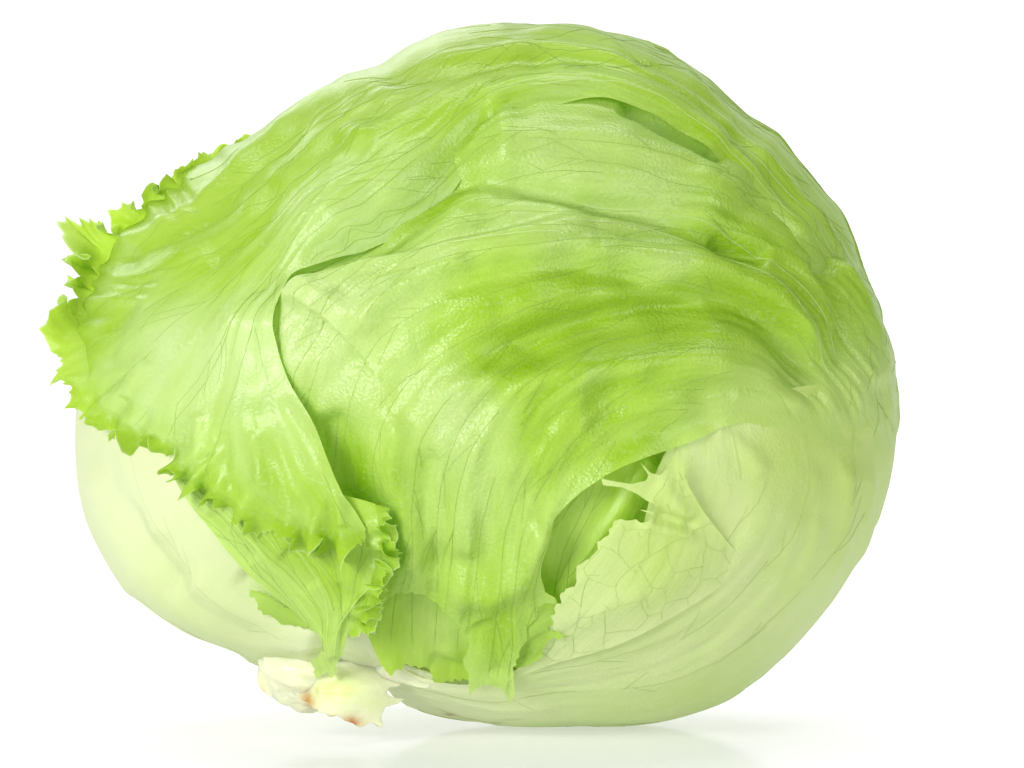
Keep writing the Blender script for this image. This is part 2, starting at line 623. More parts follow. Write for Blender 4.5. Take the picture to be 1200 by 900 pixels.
        if bruise:
            at['bruise'] = np.max([a_ * np.exp(-((fx - x_) / rx_) ** 2 - ((fy - y_) / ry_) ** 2) for x_, y_, rx_, ry_, a_ in bruise], axis=0)
        if tint:                                           # blade paling towards its base
            k = np.clip(1 - (np.abs(dist_poly(fx, fy, tint)[0]) - 10) / 130, 0, 1)
            at['tint'] = k * k * (3 - 2 * k)
        self.obj = link_mesh(name, W, t.tolist(), mat, parent, uv / uvscale, at, thick)
        parent_inv[self.obj.name] = Matrix.Identity(4)
        if label:
            self.obj['label'] = label
        self.marks = marks
        self.uvscale = uvscale
        if veins:
            self.make_veins(**veins)

    def pale_at(self, fx, fy):
        p = self.palef(fx, fy)[:, 0] if self.palef else np.full(fx.shape, self.pale0)
        return np.clip(p, -1, 1)

    def surf(self, a, b, extra=0.0):
        if self.depth is None:
            P, n, fx, fy = unroll_to(a, b, self.off)
        else:
            fx, fy = np.asarray(a, float), np.asarray(b, float)
            e = 2.0
            h = self.depth(fx, fy)[:, 0]
            hx = (self.depth(fx + e, fy)[:, 0] - h) / e
            hy = (self.depth(fx, fy + e)[:, 0] - h) / e
            P = np.stack([fx, fy, h], -1)
            n = np.stack([-hx, -hy, np.ones_like(h)], -1)
            n /= np.linalg.norm(n, axis=-1, keepdims=True)
        d = self.base(fx, fy)[:, 0] if self.base else np.zeros(fx.shape)
        e = np.zeros(fx.shape)
        for r in self.relief:
            e = e + r(fx, fy)
        if self.rough_amp:
            uv = self.flow(fx, fy)
            su, sv = self.rough_scale
            e = e + self.rough_amp * fbm(uv[:, 0] / su, uv[:, 1] / sv, self.seed, 3)
        if self.lump:
            e = e + self.lump[0] * fbm(fx / self.lump[1] + 0.35 * vnoise(fx / 90, fy / 90, 4), fy / self.lump[1], self.seed + 50, 2)
        if self.calm:
            k = np.clip((np.abs(dist_poly(fx, fy, self.calm[0])[0]) - self.calm[1]) / self.calm[2], 0, 1)
            e = e * k * k * (3 - 2 * k)
        d = d + e
        if self.fr is not None:
            amp, reach, wl, gs = self.gather
            dd, fr = dist_poly(fx, fy, self.fr[0])
            sl = fr * self.fr[1]
            k = np.clip(1 - np.abs(dd) / reach, 0, 1) ** 1.6
            d = d + amp * k * np.sin(self.phase(sl, wl, gs)) * np.clip(np.minimum(sl, self.fr[1] - sl) / 22, 0, 1)
        return P + n * (d + extra)[:, None], n, fx, fy

    @staticmethod
    def phase(s, wl, seed):
        return 2 * math.pi * (s / wl + 0.55 * vnoise(s / (wl * 1.3), s * 0, seed))

    def veins_out(self, paths, mat, r, lift, name='veins'):
        V, Fc = [], []
        for path, rad, taper in paths:
            if self.depth is None:
                ua, ub = pix_to_unroll(path[:, 0], path[:, 1], self.off)
            else:
                ua, ub = path[:, 0], path[:, 1]
            P, n, _, _ = self.surf(ua, ub, lift)
            T = np.gradient(P, axis=0)
            sd = np.cross(T, n)
            sd /= np.linalg.norm(sd, axis=1, keepdims=True) + 1e-9
            m = len(P)
            rr = rad * (1 - taper * np.linspace(0, 1, m)) * np.clip(np.minimum(np.arange(m), np.arange(m)[::-1]) / 3 + 0.3, 0, 1)
            k0 = len(V)
            for (pp, ss, nn, ra) in zip(P, sd, n, rr):
                V += [pp + ss * ra - nn * 0.4, pp + nn * 0.3, pp - ss * ra - nn * 0.4]
            for i in range(m - 1):
                o = k0 + 3 * i
                Fc += [(o, o + 3, o + 4, o + 1), (o + 1, o + 4, o + 5, o + 2)]
        if V:
            o = link_mesh(name, to_world(np.array(V)), Fc, mat or M_VEIN, self.obj)
            o['kind'] = 'stuff'

    def trace(self, start, sgn, length, drift, rg, wander=0.035):
        """follow the flow from many starts at once; drift turns a run aside"""
        st = 5.0
        xy = np.array(start, float)
        n = int(length.max() / st)
        out = [xy.copy()]
        ph = rg.uniform(0, 100, len(xy))
        for k in range(n):
            f0 = self.flow(xy[:, 0], xy[:, 1])
            gx_ = (self.flow(xy[:, 0] + 1.5, xy[:, 1]) - f0)
            gy_ = (self.flow(xy[:, 0], xy[:, 1] + 1.5) - f0)
            gu = np.stack([gx_[:, 0], gy_[:, 0]], -1)
            gu /= np.linalg.norm(gu, axis=1, keepdims=True) + 1e-9
            t = np.stack([-gu[:, 1], gu[:, 0]], -1)
            gv = np.stack([gx_[:, 1], gy_[:, 1]], -1)
            t *= np.sign((t * gv).sum(-1, keepdims=True) + 1e-9) * sgn[:, None]
            w = wander * vnoise(ph + k * 0.11, ph * 0, 5) * 2 + 0.08 * vnoise(ph + k * 0.45, ph * 0 + 3, 6)
            d = t + gu * (w + drift * (1 - 0.55 * k / n))[:, None]
            d /= np.linalg.norm(d, axis=1, keepdims=True)
            xy = xy + d * st
            out.append(xy.copy())
        out = np.stack(out, 1)
        res = []
        for i in range(len(out)):
            p = out[i][:int(length[i] / st) + 1]
            ok = inside(self.out, p[:, 0], p[:, 1])
            if not ok[0]:
                continue
            e = len(ok) if ok.all() else int(np.argmin(ok))
            if e >= 4 and np.linalg.norm(p[e - 1] - p[0]) > 2.5 * (e - 1):
                res.append(p[:e])
        return res

    def make_veins(self, du=26, r=0.52, mat=None, seed=3, lift=0.2, density=1.0, net=None, length=(120, 420), branch=1.0, avoid=None):
        rg = np.random.default_rng(seed)
        if net:
            return self.make_net(mat=mat, r=r, seed=seed, lift=lift, **net)
        x0, y0 = self.out.min(0)
        x1, y1 = self.out.max(0)
        gx, gy = np.meshgrid(np.arange(x0, x1, 6.0), np.arange(y0, y1, 6.0))
        gx, gy = gx.ravel(), gy.ravel()
        m = inside(self.out, gx, gy)
        gx, gy = gx[m], gy[m]
        guv = self.flow(gx, gy)
        u0, u1 = guv[:, 0].min(), guv[:, 0].max()
        starts, lens = [], []
        u = u0 + du * 0.3
        while u < u1:
            c = np.where(np.abs(guv[:, 0] - u) < 3.5)[0]
            if len(c):
                vv = guv[c, 1]
                v = vv.min() + rg.uniform(0, 60)
                while v < vv.max():
                    k = c[np.abs(vv - v).argmin()]
                    L = rg.uniform(*length)
                    starts.append((gx[k] + rg.uniform(-3, 3), gy[k] + rg.uniform(-3, 3)))
                    lens.append(L)
                    v += L * rg.uniform(0.75, 1.25) / density
            u += du * rg.uniform(0.7, 1.3)
        starts, lens = np.array(starts), np.array(lens)
        mains = self.trace(starts, np.ones(len(starts)), lens, np.zeros(len(starts)), rg)
        paths = [(p, r * rg.uniform(0.6, 1.2), 0.5) for p in mains]
        bs, bd = [], []
        for p in mains:
            for q in range(int(len(p) * 5 / 70 * branch + rg.uniform())):
                bs.append(p[rg.integers(1, len(p) - 1)])
                bd.append(rg.choice([-1, 1]) * rg.uniform(0.25, 0.5))
        if bs:
            br = self.trace(np.array(bs), np.ones(len(bs)), rg.uniform(24, 70, len(bs)), np.array(bd), rg)
            paths += [(p, r * rg.uniform(0.4, 0.75), 0.6) for p in br]
        if avoid:
            paths = [p for p in paths if not ((p[0][:, 0] > avoid[0]) & (p[0][:, 0] < avoid[2]) & (p[0][:, 1] > avoid[1]) & (p[0][:, 1] < avoid[3])).any()]
        if self.tint:
            paths = [p for p in paths if np.abs(dist_poly(p[0][:, 0], p[0][:, 1], self.tint)[0]).min() > rg.uniform(5, 110)]
        self.veins_out(paths, mat, r, lift)

    def ribs(self, lines, r=0.9, mat=None):
        self.veins_out([(catmull(l, 4.0), r, 0.3) for l in lines], mat or M_RIB, r, 0.35, 'rib')

    def make_net(self, cell=40, r=0.8, mat=None, seed=3, lift=0.2, drop=0.05, stretch=1.0, ang=0.0):
        """closed mesh of small veins: edges of a jittered honeycomb"""
        rg = np.random.default_rng(seed)
        x0, y0 = self.out.min(0) - cell
        x1, y1 = self.out.max(0) + cell
        mx, my = (x0 + x1) / 2, (y0 + y1) / 2
        R = max(x1 - x0, y1 - y0)
        n = int(R / cell) + 3
        node, edges = {}, []
        ca, sa = math.cos(ang), math.sin(ang)
        for j in range(-n, n):
            for i in range(-n, n):
                for t in (0, 1):
                    hx = (i + (0.5 if j % 2 else 0)) * cell + rg.uniform(-0.24, 0.24) * cell
                    hy = (j * 0.87 + t * 0.56) * cell * 1.15 + rg.uniform(-0.22, 0.22) * cell
                    hx *= stretch
                    node[(i, j, t)] = np.array([mx + hx * ca - hy * sa, my + hx * sa + hy * ca])
        for (i, j, t) in node:
            if t == 0:
                edges.append(((i, j, 0), (i, j, 1)))
            else:
                k = i + (1 if j % 2 else 0)
                for a in ((k - 1, j + 1, 0), (k, j + 1, 0)):
                    if a in node:
                        edges.append(((i, j, 1), a))
        paths = []
        for a, b in edges:
            if rg.uniform() < drop:
                continue
            p, q = node[a], node[b]
            L = np.linalg.norm(q - p)
            tt = np.linspace(0, 1, max(4, int(L / 4)))
            nrm = np.array([-(q - p)[1], (q - p)[0]]) / (L + 1e-9)
            path = p + (q - p) * tt[:, None] + nrm * (np.sin(tt * math.pi) * rg.uniform(-0.10, 0.10) * L + np.sin(tt * 7 + rg.uniform(0, 6)) * 0.02 * L * np.sin(tt * math.pi))[:, None]
            ok = inside(self.out, path[:, 0], path[:, 1])
            path = path[ok]
            if len(path) >= 3:
                paths.append((path, r * rg.uniform(0.6, 1.2), 0.0))
                if rg.uniform() < 0.25:                    # blind spur into the cell
                    k = len(path) // 2
                    d = nrm * rg.choice([-1, 1]) + (q - p) / (L + 1e-9) * rg.uniform(-0.6, 0.6)
                    sp = path[k] + d * np.linspace(0, cell * rg.uniform(0.2, 0.4), 6)[:, None]
                    if inside(self.out, sp[:, 0], sp[:, 1]).all():
                        paths.append((sp, r * 0.55, 0.6))
        self.veins_out(paths, mat, r, lift)

    def frill(self, mat, length=30, wl=42, bend=1.9, bias=0.0, rows=16, seg=0, seed=11, lean=0.0, tooth=0.35, uvs=100.0,
              name='frilled_edge', len_mod=None):
        """ruffled margin grown from an outline run marked 'f'"""
        fm = [m for m in self.marks if m[0] == 'f'][seg]
        i0, i1 = fm[1], min(fm[2], len(self.B))
        b = self.B[i0:i1]
        P, n, fx, fy = self.surf(b[:, 0], b[:, 1])
        T = np.gradient(P, axis=0)
        for _ in range(6):
            T[1:-1] = (T[:-2] + T[1:-1] * 2 + T[2:]) / 4
        T /= np.linalg.norm(T, axis=1, keepdims=True)
        o3 = np.cross(T, n)
        # outward: away from the inside of the outline
        o2 = np.stack([T[:, 1], -T[:, 0], 0 * T[:, 0]], -1)
        o2 /= np.linalg.norm(o2, axis=1, keepdims=True) + 1e-9
        mid = len(fx) // 2
        tst = np.array([fx[mid] + o2[mid, 0] * 6, fy[mid] + o2[mid, 1] * 6])
        sgn = -1.0 if inside(self.out, np.array([tst[0]]), np.array([tst[1]]))[0] else 1.0
        o2 *= sgn
        o3 *= np.sign((o3 * o2).sum(-1, keepdims=True) + 1e-9)
        w = np.clip(n[:, 2:3] * 1.3, 0, 1)
        od = o3 * w + o2 * (1 - w) + np.array([0, 0, lean])
        od -= T * (od * T).sum(-1, keepdims=True)
        od /= np.linalg.norm(od, axis=1, keepdims=True)
        nn = np.cross(od, T)
        nn *= np.sign(nn[:, 2:3] + 1e-9)
        s = np.r_[0, np.cumsum(np.linalg.norm(np.diff(P, axis=0), axis=1))]
        s2 = np.r_[0, np.cumsum(np.hypot(np.diff(fx), np.diff(fy)))]
        ph = self.phase(s2, wl, seed)
        env = np.clip(np.minimum(s, s[-1] - s) / 22, 0, 1)
        be = bias + bend * np.sin(ph) * (0.7 + 0.5 * vnoise(s / (wl * 2), s * 0 + 5, seed))
        L = length * np.clip(0.85 + 0.32 * vnoise(s / (wl * 0.55), s * 0 + 9, seed + 2), 0.25, 1.3) * (0.25 + 0.75 * env)
        tq = (s / 10.0 + 1.6 * vnoise(s / 24, s * 0, seed + 4)) % 1 - 0.5
        L = L * (1 - tooth * 0.35 + tooth * np.clip(1 - np.abs(tq) / 0.3, 0, 1) * (0.55 + 0.45 * vnoise(s / 17, s * 0 + 2, seed + 6)))
        if len_mod is not None:
            L = L * len_mod(fx, fy)
        V, UV, PA = [], [], []
        cur = P.copy()
        uv0 = self.flow(fx, fy)
        tw = 0.75 * np.cos(ph) * env
        pa0 = self.pale_at(fx, fy)
        for k in range(rows + 1):
            t = k / rows
            if k:
                be_t = be * env * (t ** 0.75)
                dirv = od * np.cos(be_t)[:, None] + nn * np.sin(be_t)[:, None] + T * (tw * t)[:, None]
                cur = cur + dirv * (L / rows)[:, None]
            V.append(cur.copy())
            UV.append(uv0 + np.stack([np.zeros_like(s), t * L], -1))
            PA.append(pa0 * (1 - t) + (-0.6 + 1.3 * max(0, (t - 0.86) / 0.14)) * t)
        m = len(s)
        F = []
        for k in range(rows):
            for i in range(m - 1):
                a, bq = k * m + i, k * m + i + 1
                F.append((a, bq, bq + m, a + m))
        o = link_mesh(name, to_world(np.vstack(V)), F, mat, self.obj, np.vstack(UV) / uvs, {'pale': np.concatenate(PA)}, 0.0)
        return o


# ------------------------------------------------------------------ table top sweeping up into the backdrop
prof = [(-0.9, 0.0), (0.75, 0.0)]
for k in range(1, 13):
    a = k / 12 * math.pi / 2
    prof.append((0.75 + 0.5 * math.sin(a), 0.5 - 0.5 * math.cos(a)))
prof.append((1.25, 1.7))
tv, tf = [], []
for y, z in prof:
    tv += [(-1.6, y, z), (1.6, y, z)]
for i in range(len(prof) - 1):
    tf.append((2 * i, 2 * i + 1, 2 * i + 3, 2 * i + 2))
table = link_mesh('table_top', np.array(tv, float), tf, M_TABLE, None)
table['kind'] = 'structure'

# ------------------------------------------------------------------ the lettuce
root = bpy.data.objects.new('iceberg_lettuce', None)
C.objects.link(root)
root.location = (0.016, 0.0, 0.0)
root.empty_display_size = 0.05
root['label'] = 'whole pale green iceberg lettuce with frilly outer leaf lying on white table'
root['category'] = 'lettuce'
bpy.context.view_layer.update()
parent_inv[root.name] = root.matrix_world.inverted()


def closed_ball(name, off, mat, q0, q1, na, nq, amp, seed, label=None, pale=0.2, thick=0.0):
    """leaf layer running right round the head (q = 1 at the outline, 2 at the far pole)"""
    V, UV, PA = [], [], []
    for j in range(nq + 1):
        q = q0 + (q1 - q0) * j / nq
        for i in range(na):
            a = -math.pi + 2 * math.pi * i / na
            V.append((q * RU * math.cos(a), q * RU * math.sin(a)))
            UV.append((i / na * 24, q * 7))
            PA.append(pale)
    V = np.array(V)
    P, n, _, _ = unroll_to(V[:, 0], V[:, 1], off)
    A = np.arctan2(V[:, 1], V[:, 0])
    Q = np.hypot(V[:, 0], V[:, 1]) / RU
    P = P + n * (amp * (fbm(np.cos(A) * 4 + 9, np.sin(A) * 4 + Q * 2, seed)))[:, None]
    F = []
    for j in range(nq):
        for i in range(na):
            a, b = j * na + i, j * na + (i + 1) % na
            F.append((a, b, b + na, a + na))
    o = link_mesh(name, to_world(P), F, mat, root, np.array(UV), {'pale': np.array(PA)}, thick)
    if label:
        o['label'] = label
    return o


closed_ball('inner_head', -62, M_INNER, 0.002, 1.998, 120, 90, 3, 5, 'packed inner leaves deep in the head')
closed_ball('leaf', -13, M_WRAP, 0.97, 1.998, 200, 90, 3, 8, 'smooth leaf closing the far side of the head', 0.25)

# inner leaf seen through the torn opening
inner_a = Leaf('leaf', [('c', [(560, 500), (680, 480), (800, 490), (850, 560), (840, 650), (760, 720), (690, 760), (610, 740),
                               (560, 640)])], M_INNER, off=-34,
               relief=[ridge([(760, 530), (725, 590), (690, 640), (655, 690), (640, 730)], 12, 8, 30, (0.05, 0.1)),
                       bump(690, 600, 9, 60, 30, -0.9)],
               flow=[(0, [(640, 730), (650, 640), (680, 560), (690, 500)]), (70, [(660, 740), (700, 650), (740, 580), (770, 510)]),
                     (150, [(690, 750), (760, 680), (810, 600), (830, 520)])],
               pale=[(700, 600, 0.1), (640, 690, 0.2), (740, 560, 0.0), (700, 520, 0.0)], rough_amp=1.2, label='shaded inner leaf behind the torn opening',
               parent=root, veins=dict(du=40, mat=M_VEIN, seed=21), seed=31)

# inner leaf low between the frill and the middle leaf
inner_b = Leaf('leaf', [('c', [(400, 640), (480, 640), (560, 660), (600, 720), (600, 770)]), ('r', [(575, 800), (545, 792), (520, 800), (500, 784), (478, 782), (458, 790), (447, 778)], 5, 14),
                        ('c', [(430, 740), (405, 700)])], M_INNER,
               depth=[(400, 640, ('head', -34)), (560, 660, ('head', -40)), (600, 770, ('head', -22)), (520, 800, ('head', 16)), (447, 780, ('head', 22)), (480, 784, ('head', 18)), (575, 800, ('head', 4)),
                      (500, 720, ('head', -30)), (430, 700, ('head', -26)), (540, 770, ('head', -10))],
               relief=[ridge([(500, 770), (530, 780), (560, 785)], -6, 8), bump(480, 740, 6, 40)],
               flow=[(0, [(440, 790), (430, 740), (440, 680)]), (60, [(490, 790), (490, 740), (495, 680)]), (130, [(550, 795), (548, 740), (550, 690)])],
               pale=[(480, 720, 0.15), (540, 740, 0.35), (450, 780, -0.1), (540, 790, -0.4), (450, 720, -0.2), (510, 770, 0.2)], rough_amp=2.0, lump=(3.5, 34), label='small bright leaf with ragged lower edge above the stem',
               parent=root, veins=dict(du=30, seed=22), seed=32)

# white-based leaf at the lower left
left_leaf = Leaf('leaf', [('c', [(150, 400), (240, 430), (300, 520), (330, 600), (372, 670), (402, 715), (408, 738), (392, 760), (345, 786), (300, 800),
                                 (215, 790), (110, 735), (30, 650), (5, 560), (0, 470), (40, 380)])], M_WHITE, off=-2,
                 base=[(85, 480, -3), (230, 560, 2), (150, 600, 4), (250, 680, 8), (300, 730, 6), (370, 745, 10), (300, 480, -20), (340, 600, -18), (250, 790, 0), (400, 700, -8), (160, 400, -14)],
                 relief=[ridge([(395, 745), (330, 735), (270, 715), (215, 670)], 13.5, 22), ridge([(380, 715), (330, 700), (280, 665)], -12.0, 14),
                         ridge([(200, 640), (160, 560), (140, 480)], 7.5, 20), ridge([(230, 620), (205, 560), (195, 510)], -6.0, 10), ridge([(360, 757), (280, 745), (190, 690), (130, 610), (105, 520)], 7.5, 16), ridge([(340, 742), (260, 715), (190, 650), (150, 570)], -7.5, 12), ridge([(330, 690), (270, 625), (235, 560)], 7.5, 12), ridge([(300, 775), (220, 745), (150, 690)], -6.0, 9)],
                 flow=[(0, [(385, 742), (300, 705), (230, 630), (190, 540), (165, 450)]), (-60, [(382, 755), (290, 752), (190, 690), (125, 600), (92, 480)]),
                       (80, [(385, 715), (320, 650), (265, 575), (235, 490)])],
                 pale=[(380, 745, 1.0), (300, 740, 0.55), (200, 690, 0.45), (130, 560, 0.85), (90, 480, 0.9), (230, 600, 0.75), (280, 660, 0.5), (320, 770, 0.35), (200, 750, 0.35), (300, 400, 0.5)],
                 rough_amp=1.4, rough_scale=(30, 260), label='creamy white outer leaf with broad smooth base', parent=root,
                 veins=dict(du=56, r=0.45, branch=0.4, mat=M_VEIN_W, seed=23), seed=33)

# broad pale leaf wrapping the lower right from the stem
right_leaf = Leaf('leaf', [('c', [(445, 772), (500, 788), (560, 795), (620, 778), (690, 722), (745, 650), (762, 600), (772, 556), (800, 512), (870, 480), (930, 455), (990, 450), (1050, 455), (1110, 455), (1150, 500), (1150, 590), (1110, 690), (1020, 800), (900, 880), (760, 920), (640, 915), (540, 880),
                                  (490, 835), (455, 805), (440, 788)])], M_WRAP, off=-3,
                  base=[(450, 790, 4), (600, 800, 3), (800, 780, 1), (950, 690, 1), (1040, 560, 2), (1040, 440, -2), (960, 450, -2), (900, 470, -3), (900, 600, 0), (800, 560, -7), (760, 590, -9), (700, 720, -12), (620, 778, -8), (850, 503, -6), (960, 530, 0), (640, 840, 1)],
                  relief=[ridge([(560, 800), (680, 778), (780, 738), (850, 690), (905, 620), (930, 560)], 5, 16, 40), ridge([(600, 780), (700, 760), (790, 718), (850, 672)], -7, 12),
                          ridge([(470, 790), (560, 812), (660, 832)], 5, 12), ridge([(990, 420), (1000, 520), (980, 620), (920, 710)], 4, 22),
                          ridge([(955, 480), (970, 540), (950, 620)], -4, 16), ridge([(835, 500), (870, 520), (900, 560)], 4, 12), ridge([(1036, 640), (1042, 540), (1035, 450)], 3, 7), ridge([(1008, 680), (1020, 560), (1012, 450)], 3.5, 8), ridge([(960, 720), (990, 600), (985, 470)], 3.5, 9), ridge([(900, 740), (950, 640), (962, 540)], 3, 9), ridge([(820, 780), (900, 700), (940, 600)], 3, 10)],
                  flow=[(0, [(450, 777), (560, 772), (700, 730), (800, 660), (850, 570), (840, 490)]), (60, [(452, 785), (600, 795), (750, 770), (880, 680), (945, 570), (930, 470)]),
                        (120, [(455, 792), (600, 818), (780, 802), (930, 700), (1000, 590), (1010, 450)]), (170, [(460, 800), (600, 842), (780, 845), (950, 745), (1040, 600), (1052, 440)])],
                  pale=[(455, 790, 1.0), (520, 805, 0.85), (600, 815, 0.5), (700, 790, 0.35), (820, 760, 0.22), (940, 680, 0.08), (1020, 560, -0.3), (1040, 450, -0.4), (960, 450, -0.4), (1010, 640, -0.15), (900, 590, 0.0), (900, 520, -0.3), (960, 540, -0.35), (840, 600, 0.15), (800, 520, 0.12), (700, 845, 0.3), (880, 500, 0.05)],
                  rough_amp=2.4, rough_scale=(30, 300), label='broad pale leaf wrapping the rounded lower right from the stem', parent=root,
                  veins=dict(du=58, r=0.42, branch=0.5, length=(80, 220), mat=M_VEIN_P, seed=24), seed=34, calm=([(870, 488), (925, 506), (990, 526), (1060, 542), (1110, 545)], 5, 30),
                  bruise=[(527, 831, 7, 2.5, 1.0), (552, 837, 5, 2.2, 0.9), (580, 840, 9, 1.8, 0.5), (452, 795, 7, 6, 0.9), (600, 836, 14, 1.5, 0.3)])

# netted leaf with the torn edge, lying on the wrapper
net_leaf = Leaf('leaf', [('c', [(590, 800), (640, 783), (720, 757), (800, 716), (850, 683), (866, 655), (850, 632), (825, 600), (806, 570)]),
                         ('l', [(800, 552), (801, 547), (806, 543), (797, 546), (794, 541), (790, 526), (785, 540), (772, 556), (760, 553), (748, 540), (758, 556), (755, 562), (738, 566), (712, 562), (704, 560), (706, 568), (728, 570), (744, 577), (757, 586), (766, 590), (766, 598), (748, 596), (764, 602)]),
                         ('r', [(752, 607), (735, 607), (722, 608), (714, 620), (708, 632), (694, 650), (680, 664), (672, 680), (660, 700), (650, 715), (640, 740), (632, 760), (605, 780)], 4, 15)],
                M_NET, off=2,
                base=[(590, 800, 1), (720, 757, 0), (800, 716, 0), (866, 655, -2), (810, 580, 2), (790, 530, 8), (735, 565, 6), (710, 565, 2), (720, 615, 4), (660, 700, -3), (640, 750, -4), (760, 660, 4), (700, 720, 2)],
                relief=[ridge([(765, 600), (800, 612), (822, 615)], -7, 8, 8, (0.1, 0.3)), ridge([(745, 612), (790, 622), (818, 628)], 5, 7, 7), ridge([(775, 560), (790, 590), (812, 612)], 4, 10),
                        bump(780, 680, 4, 60, 25, -0.6), ridge([(640, 740), (700, 715), (760, 690)], 3, 14)],
                flow=[(0, [(590, 790), (650, 735), (720, 640), (770, 560)]), (60, [(650, 785), (720, 715), (770, 640), (790, 540)]), (120, [(760, 745), (810, 690), (835, 630), (830, 590)])],
                pale=[(780, 560, 0.15), (720, 620, 0.25), (800, 620, 0.1), (780, 680, 0.2), (700, 720, 0.5), (640, 770, 0.75), (800, 710, 0.7), (860, 655, 0.45)],
                rough_amp=1.0, label='pale leaf with netted veins and a torn edge', parent=root, step=3.0,
                veins=dict(r=0.65, mat=M_VEIN_N, seed=25, net=dict(cell=36, ang=0.6, drop=0.0)), seed=35)

